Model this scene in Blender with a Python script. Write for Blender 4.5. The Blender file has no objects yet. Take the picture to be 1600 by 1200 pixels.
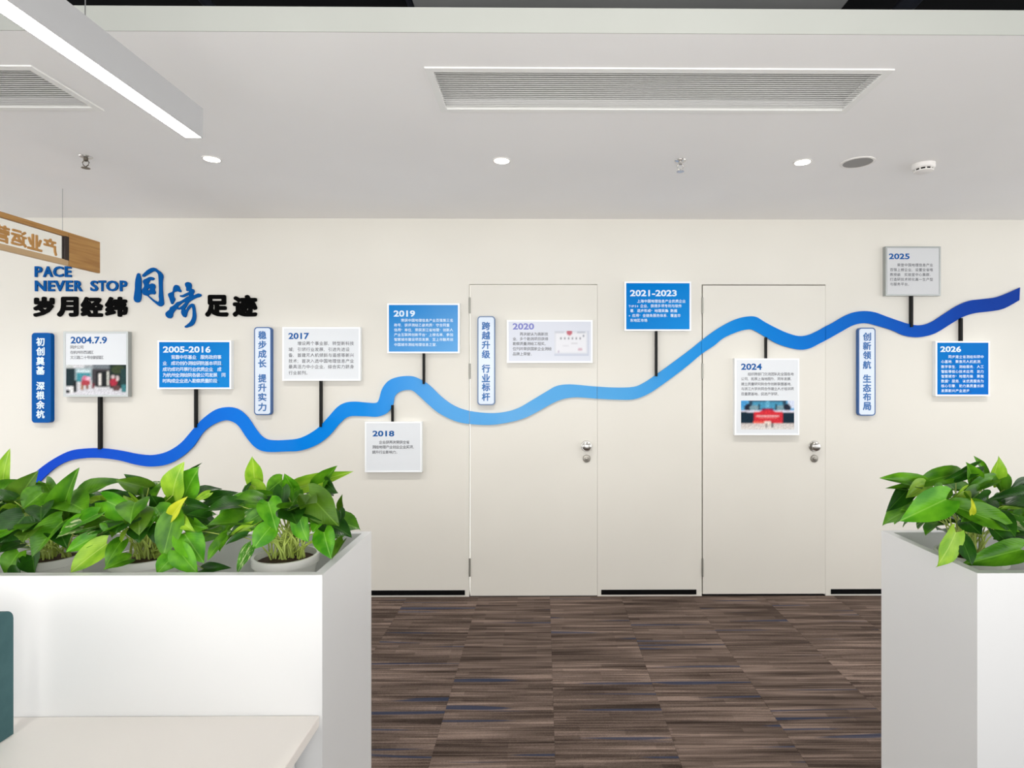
import bpy, bmesh, math, random
from mathutils import Vector, Matrix
random.seed(7)

# ------------------------------------------------------------------ camera
F = 900.0; PPX = 855.2; PPY = 592.0; YAW = 0.008; EYE = 1.53
D = 4.05                      # wall with the timeline
scene = bpy.context.scene
cam_d = bpy.data.cameras.new('camera'); cam = bpy.data.objects.new('camera', cam_d)
scene.collection.objects.link(cam); scene.camera = cam
cam.location = (0, 0, EYE); cam.rotation_euler = (math.pi/2, 0, -YAW)
cam_d.sensor_width = 36; cam_d.lens = F/1600*36
cam_d.shift_x = (800-PPX)/1600; cam_d.shift_y = (PPY-600)/1600
cam_d.clip_start = 0.02

# ------------------------------------------------------------------ world, lights, exposure
scene.view_settings.view_transform = 'Standard'; scene.view_settings.look = 'None'
scene.view_settings.exposure = 0.08; scene.view_settings.gamma = 1.0
scene.view_settings.use_curve_mapping = False
world = bpy.data.worlds.new('world'); scene.world = world; world.use_nodes = True
bg = world.node_tree.nodes['Background']; bg.inputs[0].default_value = (0.985, 0.985, 0.985, 1); bg.inputs[1].default_value = 2.55

def area(name, loc, rot, sx, sy, power, col=(1,1,1)):
    l = bpy.data.lights.new(name, 'AREA'); l.shape = 'RECTANGLE'; l.size = sx; l.size_y = sy
    l.energy = power; l.color = col
    o = bpy.data.objects.new(name, l); scene.collection.objects.link(o)
    o.location = loc; o.rotation_euler = rot
    return o
area('photo_flash', (0.0, -0.05, EYE+0.28), (math.radians(100), 0, 0), 0.22, 0.22, 6, (1, .985, .96))
area('upward_fill', (0.2, -0.9, 0.95), (math.radians(172), 0, 0), 3.0, 1.4, 75, (1, .975, .955))  # added fill light behind the camera, facing up to brighten the ceiling

# ------------------------------------------------------------------ helpers
def lin(c):
    return tuple((x/255/12.92 if x/255 <= .04045 else ((x/255+.055)/1.055)**2.4) for x in c)
def PX(px, Y):
    u = (px-PPX)/F; return Y*(u*math.cos(YAW)+math.sin(YAW))/(math.cos(YAW)-u*math.sin(YAW))
def PZ(px, py, Y):
    u = (px-PPX)/F; v = (PPY-py)/F
    return EYE + v*Y/(math.cos(YAW)-u*math.sin(YAW))
def PT(px, py, Y):
    return Vector((PX(px, Y), Y, PZ(px, py, Y)))

M = {}
def mat(name, col, rough=.5, metal=0., **kw):
    if name in M: return M[name]
    m = bpy.data.materials.new(name); m.use_nodes = True
    b = m.node_tree.nodes['Principled BSDF']
    b.inputs['Base Color'].default_value = (*lin(col), 1)
    b.inputs['Roughness'].default_value = rough; b.inputs['Metallic'].default_value = metal
    for k, v in kw.items():
        b.inputs[k].default_value = v
    M[name] = m; return m
def nodes(m):
    return m.node_tree.nodes, m.node_tree.links, m.node_tree.nodes['Principled BSDF']
def ramp(nt, stops, interp='LINEAR'):
    r = nt.new('ShaderNodeValToRGB'); e = r.color_ramp.elements; r.color_ramp.interpolation = interp
    while len(e) > 1: e.remove(e[-1])
    e[0].position = stops[0][0]; e[0].color = (*lin(stops[0][1]), 1)
    for p, c in stops[1:]:
        x = e.new(p); x.color = (*lin(c), 1)
    return r
def mottled(name, col, rough, var=4, scale=3.0, bump=0.0, bscale=400, **kw):
    m = mat(name, col, rough, **kw); nt, lk, b = nodes(m)
    tc = nt.new('ShaderNodeTexCoord'); n = nt.new('ShaderNodeTexNoise'); n.inputs['Scale'].default_value = scale
    lk.new(tc.outputs['Object'], n.inputs['Vector'])
    r = ramp(nt, [(.3, tuple(max(0, c-var) for c in col)), (.7, tuple(min(255, c+var) for c in col))])
    lk.new(n.outputs['Fac'], r.inputs[0]); lk.new(r.outputs[0], b.inputs['Base Color'])
    if bump:
        n2 = nt.new('ShaderNodeTexNoise'); n2.inputs['Scale'].default_value = bscale
        lk.new(tc.outputs['Object'], n2.inputs['Vector'])
        bp = nt.new('ShaderNodeBump'); bp.inputs['Strength'].default_value = bump; bp.inputs['Distance'].default_value = .001
        lk.new(n2.outputs['Fac'], bp.inputs['Height']); lk.new(bp.outputs[0], b.inputs['Normal'])
    return m

def link(o): scene.collection.objects.link(o); return o
def obj(name, verts, faces, m, parent=None, smooth=False):
    if parent is not None:
        org = parent.matrix_world_loc if hasattr(parent, 'matrix_world_loc') else wloc(parent)
    else:
        xs = [v[0] for v in verts]; ys = [v[1] for v in verts]; zs = [v[2] for v in verts]
        org = Vector(((min(xs)+max(xs))/2, (min(ys)+max(ys))/2, min(zs)))
    me = bpy.data.meshes.new(name)
    me.from_pydata([tuple(Vector(v)-org) for v in verts], [], faces)
    if m is not None: me.materials.append(m)
    me.update()
    if smooth:
        me.polygons.foreach_set('use_smooth', [True]*len(me.polygons))
    o = bpy.data.objects.new(name, me); link(o)
    if parent is not None: o.parent = parent
    else: o.location = org
    return o
def wloc(o):
    v = Vector(o.location)
    p = o.parent
    while p is not None: v += Vector(p.location); p = p.parent
    return v
def empty(name, loc, label, cat, group=None):
    o = bpy.data.objects.new(name, None); link(o); o.location = loc; o.empty_display_size = .05
    return tag(o, label, cat, group)
def tag(o, label=None, cat=None, group=None, kind=None):
    if label: o['label'] = label
    if cat: o['category'] = cat
    if group: o['group'] = group
    if kind: o['kind'] = kind
    return o
class MB:
    def __init__(s): s.v = []; s.f = []
    def box(s, x0, x1, y0, y1, z0, z1):
        n = len(s.v)
        s.v += [(x0,y0,z0),(x1,y0,z0),(x1,y1,z0),(x0,y1,z0),(x0,y0,z1),(x1,y0,z1),(x1,y1,z1),(x0,y1,z1)]
        s.f += [tuple(n+i for i in q) for q in ((0,3,2,1),(4,5,6,7),(0,1,5,4),(1,2,6,5),(2,3,7,6),(3,0,4,7))]
        return s
    def add(s, v, f):
        n = len(s.v); s.v += [tuple(a) for a in v]; s.f += [tuple(n+i for i in q) for q in f]; return s
    def prism_xz(s, poly, y0, y1):
        k = len(poly)
        v = [(x, y0, z) for x, z in poly]+[(x, y1, z) for x, z in poly]
        f = [tuple(range(k)), tuple(range(2*k-1, k-1, -1))]+[(i, i+k, (i+1) % k+k, (i+1) % k) for i in range(k)]
        return s.add(v, f)
    def lathe(s, c, prof, seg=24, axis='z', cap0=True, cap1=True):
        n = len(s.v); k = len(prof)
        for r, h in prof:
            for i in range(seg):
                a = 2*math.pi*i/seg; p, q = r*math.cos(a), r*math.sin(a)
                s.v.append({'z': (c[0]+p, c[1]+q, c[2]+h), 'y': (c[0]+p, c[1]+h, c[2]+q), 'x': (c[0]+h, c[1]+p, c[2]+q)}[axis])
        for j in range(k-1):
            for i in range(seg):
                a = n+j*seg+i; b_ = n+j*seg+(i+1) % seg
                s.f.append((a, b_, b_+seg, a+seg))
        if cap0: s.f.append(tuple(n+i for i in range(seg-1, -1, -1)))
        if cap1: s.f.append(tuple(n+(k-1)*seg+i for i in range(seg)))
        return s
    def tube(s, pts, r0, r1=None, seg=6):
        r1 = r0 if r1 is None else r1
        n = len(s.v); k = len(pts); pts = [Vector(p) for p in pts]
        for j, p in enumerate(pts):
            t = (pts[min(j+1, k-1)]-pts[max(j-1, 0)]).normalized()
            a = t.orthogonal().normalized() if abs(t.z) > .99 else t.cross(Vector((0,0,1))).normalized()
            b_ = t.cross(a); r = r0+(r1-r0)*j/max(1, k-1)
            for i in range(seg):
                w = 2*math.pi*i/seg; s.v.append(tuple(p+a*(r*math.cos(w))+b_*(r*math.sin(w))))
        for j in range(k-1):
            for i in range(seg):
                a = n+j*seg+i; b2 = n+j*seg+(i+1) % seg; s.f.append((a, b2, b2+seg, a+seg))
        s.f.append(tuple(n+i for i in range(seg))); s.f.append(tuple(n+(k-1)*seg+i for i in range(seg-1, -1, -1)))
        return s
    def build(s, name, m, parent=None, smooth=False, bevel=0, seg=2):
        o = obj(name, s.v, s.f, m, parent, smooth)
        if smooth:
            bm = bmesh.new(); bm.from_mesh(o.data)
            for e in bm.edges:
                if len(e.link_faces) == 2 and e.calc_face_angle(0) > .7: e.smooth = False
            bm.to_mesh(o.data); bm.free()
        if bevel:
            bm = bmesh.new(); bm.from_mesh(o.data)
            bmesh.ops.bevel(bm, geom=list(bm.edges), offset=bevel, segments=seg, affect='EDGES', clamp_overlap=True)
            bm.to_mesh(o.data); bm.free()
        return o
def box(name, x0, x1, y0, y1, z0, z1, m, parent=None, bevel=0):
    return MB().box(x0, x1, y0, y1, z0, z1).build(name, m, parent, bevel=bevel)
def holes(us, vs, rects):
    us = sorted(set(us+[r[0] for r in rects]+[r[1] for r in rects])); vs = sorted(set(vs+[r[2] for r in rects]+[r[3] for r in rects]))
    out = []
    for i in range(len(us)-1):
        for j in range(len(vs)-1):
            c = ((us[i]+us[i+1])/2, (vs[j]+vs[j+1])/2)
            if not any(r[0] < c[0] < r[1] and r[2] < c[1] < r[3] for r in rects): out.append((us[i], us[i+1], vs[j], vs[j+1]))
    return out

# text: the built-in font as flat mesh glyphs, (x, y) lists
def text_mesh(s, bold=0.0, res=2):
    if bold and any(ord(ch) > 0x2E80 for ch in s):
        v, f = text_mesh(s, 0, res); V = []; Fc = []
        r = bold; sh = [(r, 0), (-r, 0), (0, r), (0, -r)]
        if r > .025: sh += [(r*.72, r*.72), (-r*.72, r*.72), (r*.72, -r*.72), (-r*.72, -r*.72)]
        for dx, dy in sh:
            n = len(V); V += [(p[0]+dx, p[1]+dy, .00005*len(Fc)/max(1, len(f))) for p in v]; Fc += [tuple(n+i for i in q) for q in f]
        return V, Fc
    c = bpy.data.curves.new('t', 'FONT'); c.body = s; c.size = 1; c.resolution_u = res; c.offset = bold
    o = bpy.data.objects.new('t', c)
    me = bpy.data.meshes.new_from_object(o)
    v = [(p.co.x, p.co.y) for p in me.vertices]; f = [tuple(p.vertices) for p in me.polygons]
    bpy.data.objects.remove(o); bpy.data.curves.remove(c); bpy.data.meshes.remove(me)
    return v, f
def bbox(v):
    xs = [p[0] for p in v]; ys = [p[1] for p in v]
    return min(xs), max(xs), min(ys), max(ys)
class Flat:
    """flat faces in a plane y = const (facing the camera) or x = const"""
    def __init__(s): s.v = []; s.f = []
    def text_fit(s, t, x0, x1, z0, z1, bold=0., keep=False, res=2):
        v, f = text_mesh(t, bold, res)
        if not v: return
        a, b_, c, d = bbox(v)
        kx = (x1-x0)/(b_-a); kz = (z1-z0)/(d-c)
        n = len(s.v)
        s.v += [(x0+(p[0]-a)*kx, z0+(p[1]-c)*kz)+tuple(p[2:]) for p in v]; s.f += [tuple(n+i for i in q) for q in f]
    def chars(s, t, x, z, pitch, size, bold=.016):
        """t one glyph per cell; x left of the first cell, z baseline-ish bottom of the cell"""
        i = -1.
        for ch in t:
            i += 1
            if ch in ' \u3000': continue
            if ord(ch) < 128: i -= .42
            v, f = text_mesh(ch, bold, 1)
            if not v: continue
            n = len(s.v); a, b_, c, d = bbox(v)
            k = size
            if ord(ch) > 0x2E80 and ch not in '，。；、（）“”':
                w = max(b_-a, .5); v2 = [((p[0]-(a+b_)/2)*k/.98, (p[1]-(c+d)/2)*k/.98)+tuple(p[2:]) for p in v]
                s.v += [(x+pitch*(i+.5)+p[0], z+size/2+p[1])+tuple(p[2:]) for p in v2]
            else:
                s.v += [(x+pitch*i+(p[0]-a+.06)*k*.9, z+(p[1]+.1)*k*.9) for p in v]
            s.f += [tuple(n+j for j in q) for q in f]
    def build_y(s, name, m, Y, parent, thick=0.0):
        if thick == 0:
            return obj(name, [(p[0], Y-(p[2] if len(p) > 2 else 0), p[1]) for p in s.v], [q for q in s.f], m, parent)
        return extr(name, s.v, s.f, lambda p, t: (p[0], Y+t, p[1]), thick, m, parent)
def extr(name, v2, f2, fn, thick, m, parent):
    n = len(v2); V = [fn(p, -(p[2] if len(p) > 2 else 0)) for p in v2]+[fn(p, thick) for p in v2]
    Fc = [q for q in f2]+[tuple(i+n for i in reversed(q)) for q in f2]
    cnt = {}
    for q in f2:
        for i in range(len(q)):
            a, b_ = q[i], q[(i+1) % len(q)]
            cnt[(min(a, b_), max(a, b_))] = cnt.get((min(a, b_), max(a, b_)), 0)+1
    for q in f2:
        for i in range(len(q)):
            a, b_ = q[i], q[(i+1) % len(q)]
            if cnt[(min(a, b_), max(a, b_))] == 1: Fc.append((a, a+n, b_+n, b_))
    return obj(name, V, Fc, m, parent)

# ------------------------------------------------------------------ materials
wall_m = mottled('wall_paint', (222,219,210), .55, 2, 1.5, .15, 500)
door_m = mottled('door_paint', (222,219,210), .5, 2, 1.5, .1, 500)
ceil_m = mottled('ceiling_paint', (245,244,243), .7, 2, 1.2, .15, 500)
fascia_m = mottled('fascia_paint', (186,188,181), .6, 2)
white_lam = mottled('white_laminate', (227,227,226), .32, 1, 2)
desk_m = mottled('desk_laminate', (246,240,233), .4, 2, 2)
black_m = mat('black_paint', (7,7,8), .6, **{'Specular IOR Level': .1})
dark_ceil = mottled('black_void', (14,15,19), .9, 5, 4)
duct_m = mottled('duct_grey', (150,151,150), .5, 4, 3)
steel = mat('steel', (190,188,184), .28, 1.0)
steel_dark = mat('hinge_steel', (150,150,142), .4, .7)
alu = mat('plaque_aluminium', (222,223,222), .3, .55)
alu_white = mat('plaque_white_frame', (242,245,247), .35, .1)
alu_grey = mat('plaque_grey_frame', (168,172,171), .35, .5)
white_panel = mat('plaque_white_panel', (222,226,230), .4, **{'Specular IOR Level': .2})
rod_m = mat('rod_black', (18,18,18), .5, **{'Specular IOR Level': .15})
lamp_house = mottled('lamp_housing', (186,186,187), .45, 1)
white_plastic = mat('white_plastic', (232,229,225), .4)
grille_m = mat('vent_white', (240,240,237), .45)
vent_dark = mat('vent_cavity', (200,200,198), .8)
teal_m = mottled('teal_fabric', (58,94,97), .85, 3, 40, .3, 900)
soil_m = mottled('soil', (62,40,26), .95, 18, 60, .8, 120)
pot_m = mat('pot_ceramic', (240,238,234), .25)
def emit(name, col, s):
    m = mat(name, col, .5); b = m.node_tree.nodes['Principled BSDF']
    b.inputs['Emission Color'].default_value = (*lin(col), 1); b.inputs['Emission Strength'].default_value = s
    return m
lens_m = emit('lamp_lens', (255,252,246), 22.0)
down_m = emit('downlight_lens', (255,250,240), 12.0)

def wood():
    m = mat('sign_wood', (176,128,62), .45); nt, lk, b = nodes(m)
    tc = nt.new('ShaderNodeTexCoord'); mp = nt.new('ShaderNodeMapping'); mp.inputs['Scale'].default_value = (30, 3, 60)
    n = nt.new('ShaderNodeTexNoise'); n.inputs['Scale'].default_value = 1.2; n.inputs['Detail'].default_value = 6
    lk.new(tc.outputs['Object'], mp.inputs[0]); lk.new(mp.outputs[0], n.inputs['Vector'])
    r = ramp(nt, [(.3, (158,108,48)), (.7, (190,144,78))]); lk.new(n.outputs['Fac'], r.inputs[0]); lk.new(r.outputs[0], b.inputs['Base Color'])
    return m
wood_m = wood()

def carpet():
    m = mat('carpet', (98,84,76), .95); nt, lk, b = nodes(m)
    b.inputs['Specular IOR Level'].default_value = .1
    tc = nt.new('ShaderNodeTexCoord'); oi = nt.new('ShaderNodeObjectInfo')
    mul = nt.new('ShaderNodeVectorMath'); mul.operation = 'SCALE'; mul.inputs['Scale'].default_value = 60
    cx = nt.new('ShaderNodeCombineXYZ')
    for i in range(3): lk.new(oi.outputs['Random'], cx.inputs[i])
    lk.new(cx.outputs[0], mul.inputs[0])
    add = nt.new('ShaderNodeVectorMath'); add.operation = 'ADD'
    lk.new(tc.outputs['Object'], add.inputs[0]); lk.new(mul.outputs[0], add.inputs[1])
    def noise(sc, detail=2):
        mp = nt.new('ShaderNodeMapping'); mp.inputs['Scale'].default_value = sc
        n = nt.new('ShaderNodeTexNoise'); n.inputs['Scale'].default_value = 1; n.inputs['Detail'].default_value = detail
        lk.new(add.outputs[0], mp.inputs[0]); lk.new(mp.outputs[0], n.inputs['Vector']); return n.outputs['Fac']
    def math_(op, a, c):
        q = nt.new('ShaderNodeMath'); q.operation = op
        for i, x in enumerate((a, c)):
            if isinstance(x, (int, float)): q.inputs[i].default_value = x
            else: lk.new(x, q.inputs[i])
        return q.outputs[0]
    A = noise((1.6, 26, 1), 3); B = noise((2.2, 110, 1), 3); C_ = noise((1.0, 6, 1), 1); Dn = noise((330, 330, 1), 1); E = noise((1.3, 30, 3), 0)
    br = nt.new('ShaderNodeTexBrick'); br.inputs['Scale'].default_value = 1; br.inputs['Brick Width'].default_value = .31; br.inputs['Row Height'].default_value = .031
    br.inputs['Mortar Size'].default_value = 0; br.inputs['Color1'].default_value = (0,0,0,1); br.inputs['Color2'].default_value = (1,1,1,1); br.offset = .37
    lk.new(add.outputs[0], br.inputs['Vector'])
    bw = nt.new('ShaderNodeRGBToBW'); lk.new(br.outputs['Color'], bw.inputs[0])
    s = math_('ADD', math_('MULTIPLY', A, .36), math_('MULTIPLY', B, .34))
    s = math_('ADD', s, math_('MULTIPLY', C_, .12)); s = math_('ADD', s, math_('MULTIPLY', Dn, .16)); s = math_('ADD', s, math_('MULTIPLY', bw.outputs[0], .05))
    r = ramp(nt, [(.40, (48,39,34)), (.48, (76,64,57)), (.55, (100,86,78)), (.64, (136,118,108))])
    lk.new(s, r.inputs[0])
    # the gentle tone step between tiles
    blue = ramp(nt, [(.71, (0,0,0)), (.75, (255,255,255))]); lk.new(E, blue.inputs[0])
    mx = nt.new('ShaderNodeMix'); mx.data_type = 'RGBA'
    lk.new(math_('MULTIPLY', blue.outputs[0], .75), mx.inputs[0]); lk.new(r.outputs[0], mx.inputs[6]); mx.inputs[7].default_value = (*lin((40,52,74)), 1)
    hs = nt.new('ShaderNodeHueSaturation'); lk.new(mx.outputs[2], hs.inputs['Color'])
    lk.new(math_('ADD', math_('MULTIPLY', oi.outputs['Random'], .12), .94), hs.inputs['Value'])
    lk.new(hs.outputs[0], b.inputs['Base Color'])
    bp = nt.new('ShaderNodeBump'); bp.inputs['Strength'].default_value = .5; bp.inputs['Distance'].default_value = .003
    lk.new(Dn, bp.inputs['Height']); lk.new(bp.outputs[0], b.inputs['Normal'])
    return m
carpet_m = carpet()

def leaf_mat(name, c0, c1, pale, vari=.0):
    m = mat(name, c0, .34, **{'Specular IOR Level': .3}); nt, lk, b = nodes(m)
    tc = nt.new('ShaderNodeTexCoord'); oi = nt.new('ShaderNodeObjectInfo'); sp = nt.new('ShaderNodeSeparateXYZ')
    lk.new(tc.outputs['Object'], sp.inputs[0])
    n = nt.new('ShaderNodeTexNoise'); n.inputs['Scale'].default_value = 2.2; n.noise_dimensions = '4D'
    lk.new(tc.outputs['Object'], n.inputs['Vector'])
    w = nt.new('ShaderNodeMath'); w.operation = 'MULTIPLY'; w.inputs[1].default_value = 40; lk.new(oi.outputs['Random'], w.inputs[0]); lk.new(w.outputs[0], n.inputs['W'])
    r = ramp(nt, [(.35, c0), (.68, c1)]); lk.new(n.outputs['Fac'], r.inputs[0])
    # midrib
    ab = nt.new('ShaderNodeMath'); ab.operation = 'ABSOLUTE'; lk.new(sp.outputs['X'], ab.inputs[0])
    mr = nt.new('ShaderNodeMapRange'); mr.inputs[1].default_value = .008; mr.inputs[2].default_value = .03; mr.inputs[3].default_value = .55; mr.inputs[4].default_value = 0
    lk.new(ab.outputs[0], mr.inputs[0])
    mx = nt.new('ShaderNodeMix'); mx.data_type = 'RGBA'; lk.new(mr.outputs[0], mx.inputs[0]); lk.new(r.outputs[0], mx.inputs[6]); mx.inputs[7].default_value = (*lin(pale), 1)
    last = mx.outputs[2]
    if vari:
        n2 = nt.new('ShaderNodeTexNoise'); n2.noise_dimensions = '4D'; n2.inputs['Scale'].default_value = 4
        mp = nt.new('ShaderNodeMapping'); mp.inputs['Scale'].default_value = (3, .9, 1)
        lk.new(tc.outputs['Object'], mp.inputs[0]); lk.new(mp.outputs[0], n2.inputs['Vector']); lk.new(w.outputs[0], n2.inputs['W'])
        mr2 = nt.new('ShaderNodeMapRange'); mr2.inputs[1].default_value = .56; mr2.inputs[2].default_value = .62; mr2.inputs[4].default_value = vari; lk.new(n2.outputs['Fac'], mr2.inputs[0])
        mx2 = nt.new('ShaderNodeMix'); mx2.data_type = 'RGBA'; lk.new(mr2.outputs[0], mx2.inputs[0]); lk.new(last, mx2.inputs[6]); mx2.inputs[7].default_value = (*lin(pale), 1)
        last = mx2.outputs[2]
    lk.new(last, b.inputs['Base Color'])
    # side veins: fine relief running out from the midrib
    wv = nt.new('ShaderNodeMath'); wv.operation = 'MULTIPLY_ADD'; lk.new(ab.outputs[0], wv.inputs[0]); wv.inputs[1].default_value = -.9; lk.new(sp.outputs['Y'], wv.inputs[2])
    sn = nt.new('ShaderNodeMath'); sn.operation = 'SINE'; ml = nt.new('ShaderNodeMath'); ml.operation = 'MULTIPLY'; ml.inputs[1].default_value = 70
    lk.new(wv.outputs[0], ml.inputs[0]); lk.new(ml.outputs[0], sn.inputs[0])
    bp = nt.new('ShaderNodeBump'); bp.inputs['Strength'].default_value = .07; bp.inputs['Distance'].default_value = .002
    lk.new(sn.outputs[0], bp.inputs['Height']); lk.new(bp.outputs[0], b.inputs['Normal'])
    tr = nt.new('ShaderNodeBsdfTranslucent'); lk.new(last, tr.inputs['Color'])
    ms = nt.new('ShaderNodeMixShader'); ms.inputs[0].default_value = .22
    out = nt['Material Output']; lk.new(b.outputs[0], ms.inputs[1]); lk.new(tr.outputs[0], ms.inputs[2]); lk.new(ms.outputs[0], out.inputs[0])
    return m
LM = {'m': leaf_mat('leaf_mid', (54,108,14), (98,158,26), (130,184,66)),
      'b': leaf_mat('leaf_bright', (62,136,18), (110,182,34), (150,204,84)),
      'd': leaf_mat('leaf_dark', (24,66,12), (46,96,20), (84,132,50)),
      'y': leaf_mat('leaf_yellow_green', (120,172,36), (166,206,60), (196,222,110)),
      'Y': leaf_mat('leaf_yellow', (196,206,44), (222,226,66), (230,232,120)),
      'v': leaf_mat('leaf_variegated', (52,112,24), (86,148,40), (206,216,160), .8),
      'o': leaf_mat('leaf_olive', (66,104,20), (88,128,30), (120,160,60))}
petiole_m = mottled('petiole', (168,186,84), .5, 26, 30)

# ------------------------------------------------------------------ the room
XL, XR = -6.5, 6.5
H = 2.655
floor = box('floor', XL, XR, -4, D+.12, -.12, -.006, mottled('floor_screed', (40,34,31), .9, 3)); tag(floor, kind='structure')
tile_me = None
for i in range(-7, 8):
    for j in range(9):
        x0 = -.45+.5*i; y1 = D-.5*j
        if abs(x0+.25) > 3.2: continue
        if tile_me is None:
            g = .0003; t = .0006
            v = [(-.25+g,-.25+g,0),(.25-g,-.25+g,0),(.25-g,.25-g,0),(-.25+g,.25-g,0)]
            V = [(a, b_, -.006) for a, b_, c in v]+[(a, b_, -t) for a, b_, c in v]+[(a*.998, b_*.998, 0) for a, b_, c in v]
            Fc = [(3,2,1,0),(8,9,10,11)]+[(k, (k+1) % 4, (k+1) % 4+4, k+4) for k in range(4)]+[(k+4, (k+1) % 4+4, (k+1) % 4+8, k+8) for k in range(4)]
            tile_me = bpy.data.meshes.new('carpet_tile'); tile_me.from_pydata(V, [], Fc); tile_me.materials.append(carpet_m)
        o = bpy.data.objects.new('carpet_tile', tile_me); link(o); o.parent = floor
        o.location = Vector((x0+.25, y1-.25, 0))-wloc(floor)

# wall with two flush doors
def door_rect(l, r, t): return (PX(l, D), PX(r, D), 0.0, PZ((l+r)/2, t, D))
d1 = door_rect(733, 933.5, 444); d2 = door_rect(1096.5, 1290, 444.5)
wb = MB()
for a, b_, c, d in holes([XL, XR], [0.0, 3.4], [d1, d2]): wb.box(a, b_, D, D+.12, c, d)
wallb = wb.build('wall_back', wall_m); tag(wallb, kind='structure')
stop = box('door_stop', d1[0]-.05, d1[1]+.05, D+.045, D+.1, 0, d1[3]+.05, wall_m)
stop.parent = wallb; stop.location = wloc(stop)-wloc(wallb)
def reparent(o, p):
    w = wloc(o); o.parent = p; o.location = w-wloc(p)
stop2 = box('door_stop', d2[0]-.05, d2[1]+.05, D+.045, D+.1, 0, d2[3]+.05, wall_m); reparent(stop2, wallb)
for n_, (dr, px, py, gp) in enumerate(((d1, 916.5, 697, .007), (d2, 1272.2, 697, .007))):
    dd = box('door_%d' % (n_+1), dr[0]+.008, dr[1]-.0012, D+.0005, D+.044, .006 if n_ == 0 else .014, dr[3]-gp, door_m)
    tag(dd, kind='structure')
    for (a, b_) in ((465, 490), (568, 592), (872, 900)):
        z1 = PZ(px, a, D); z0 = PZ(px, b_, D); hx = dr[0]+.004
        h = MB().lathe((hx, D-.003, z0), [(.0065, 0), (.0065, z1-z0)], 12)
        h.build('hinge', steel_dark, dd, smooth=True)
    kx, kz = PX(px, D), PZ(px, py, D)
    MB().lathe((kx, D+.0005, kz), [(.039, 0), (.039, -.004), (.036, -.007)], 32, 'y').build('knob_plate', steel, dd, smooth=True)
    MB().lathe((kx, D-.0065, kz), [(.014, 0), (.014, -.008), (.026, -.012), (.031, -.020), (.030, -.028), (.022, -.034), (.008, -.036)], 32, 'y').build('knob', steel, dd, smooth=True)
    kz2 = PZ(px, 716.5, D)
    MB().lathe((kx, D+.0005, kz2), [(.027, 0), (.027, -.004), (.024, -.008), (.012, -.009), (.011, -.014), (.004, -.015)], 28, 'y').build('lock_cylinder', mat('lock_steel', (150,146,138), .35, 1.), dd, smooth=True)
for nm, a, b_, t, bo in (('baseboard_left', -100, 726.5, 927, 935), ('baseboard_middle', 939.5, 1088, 924, 931.5), ('baseboard_right', 1298, 1900, 921.5, 929)):
    o = box(nm, PX(a, D) if a > 0 else XL, PX(b_, D) if b_ < 1800 else XR, D-.003, D+.001, .012, .046, black_m); tag(o, kind='structure')
# dropped ceiling with two vent openings, its fascia, and the dark void above
YC = 1.875
VY0, VY1 = 2.092, 2.412
v1 = (PX(48, VY0)-1.687, PX(48, VY0), VY0, VY1); v2 = (PX(669, VY0), PX(1390, VY0), VY0, VY1)
cb = MB()
for a, b_, c, d in holes([XL, XR], [YC, D], [v1, v2]): cb.box(a, b_, c, d, H, H+.05)
ceil = cb.build('ceiling', ceil_m); tag(ceil, kind='structure')
fas = box('trim_1', XL, XR, YC-.003, YC, H, PZ(800, 12, YC-.003), fascia_m); tag(fas, kind='structure')
up = box('ceiling_upper', XL, XR, -4, D+.12, 3.4, 3.5, dark_ceil); tag(up, kind='structure')
plen = box('wall_upper', XL, XR, 3.0, 3.04, H+.05, 3.4, dark_ceil); tag(plen, kind='structure')

# ductwork seen over the fascia
dk = MB(); x0, x1 = PX(646, 2.27), PX(1318, 2.27)
dk.box(x0, x1, .4, 2.99, 3.0, 3.3)
duct = dk.build('air_duct', duct_m, bevel=.006); tag(duct, 'grey rectangular air duct in the dark void above the ceiling edge', 'duct')
for y in (1.0, 1.9, 2.7):
    box('flange', x0-.02, x1+.02, y, y+.03, 2.985, 3.32, duct_m, duct)
for (px, r, lab) in ((290, .02, 'thin dark pipe running overhead at the top left, above the pendant lamp'), (628, .014, 'thin dark pipe running overhead just left of the grey air duct'), (1450, .035, 'dark pipe running overhead right of the grey air duct')):
    x = PX(px, 2.2)
    p = MB().tube([(x, -.5, 3.05), (x, 2.98, 3.05)], r, seg=12).build('ceiling_pipe', mat('pipe_dark', (52,56,66), .5, .3), smooth=True)
    tag(p, lab, 'pipe')

# vents
def vent(r, label):
    t = empty('ceiling_vent', ((r[0]+r[1])/2, (r[2]+r[3])/2, H), label, 'vent', 'ceiling air vents')
    f = MB(); w = .016
    f.box(r[0]-.012, r[1]+.012, r[2]-.012, r[2]+w, H-.005, H+.012); f.box(r[0]-.012, r[1]+.012, r[3]-w, r[3]+.012, H-.005, H+.012)
    f.box(r[0]-.012, r[0]+w, r[2]+w, r[3]-w, H-.005, H+.012); f.box(r[1]-w, r[1]+.012, r[2]+w, r[3]-w, H-.005, H+.012)
    f.build('frame', grille_m, t)
    s = MB(); n = 19
    for i in range(n):
        y = r[2]+w+(i+.5)*(r[3]-r[2]-2*w)/n
        s.add([(r[0]+w, y-.0066, H-.002), (r[1]-w, y-.0066, H-.002), (r[1]-w, y+.0050, H+.003), (r[0]+w, y+.0045, H+.003),
               (r[0]+w, y-.0062, H+.000), (r[1]-w, y-.0062, H+.000), (r[1]-w, y+.0045, H+.005), (r[0]+w, y+.0045, H+.005)],
              [(0,1,2,3), (7,6,5,4), (0,4,5,1), (2,6,7,3), (0,3,7,4), (1,5,6,2)])
    tag(s.build('slats', grille_m, t), kind='stuff')
    box('backing', r[0], r[1], r[2], r[3], H+.045, H+.05, vent_dark, t)
vent(v2, 'long white slatted air vent in the middle of the ceiling')
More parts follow.
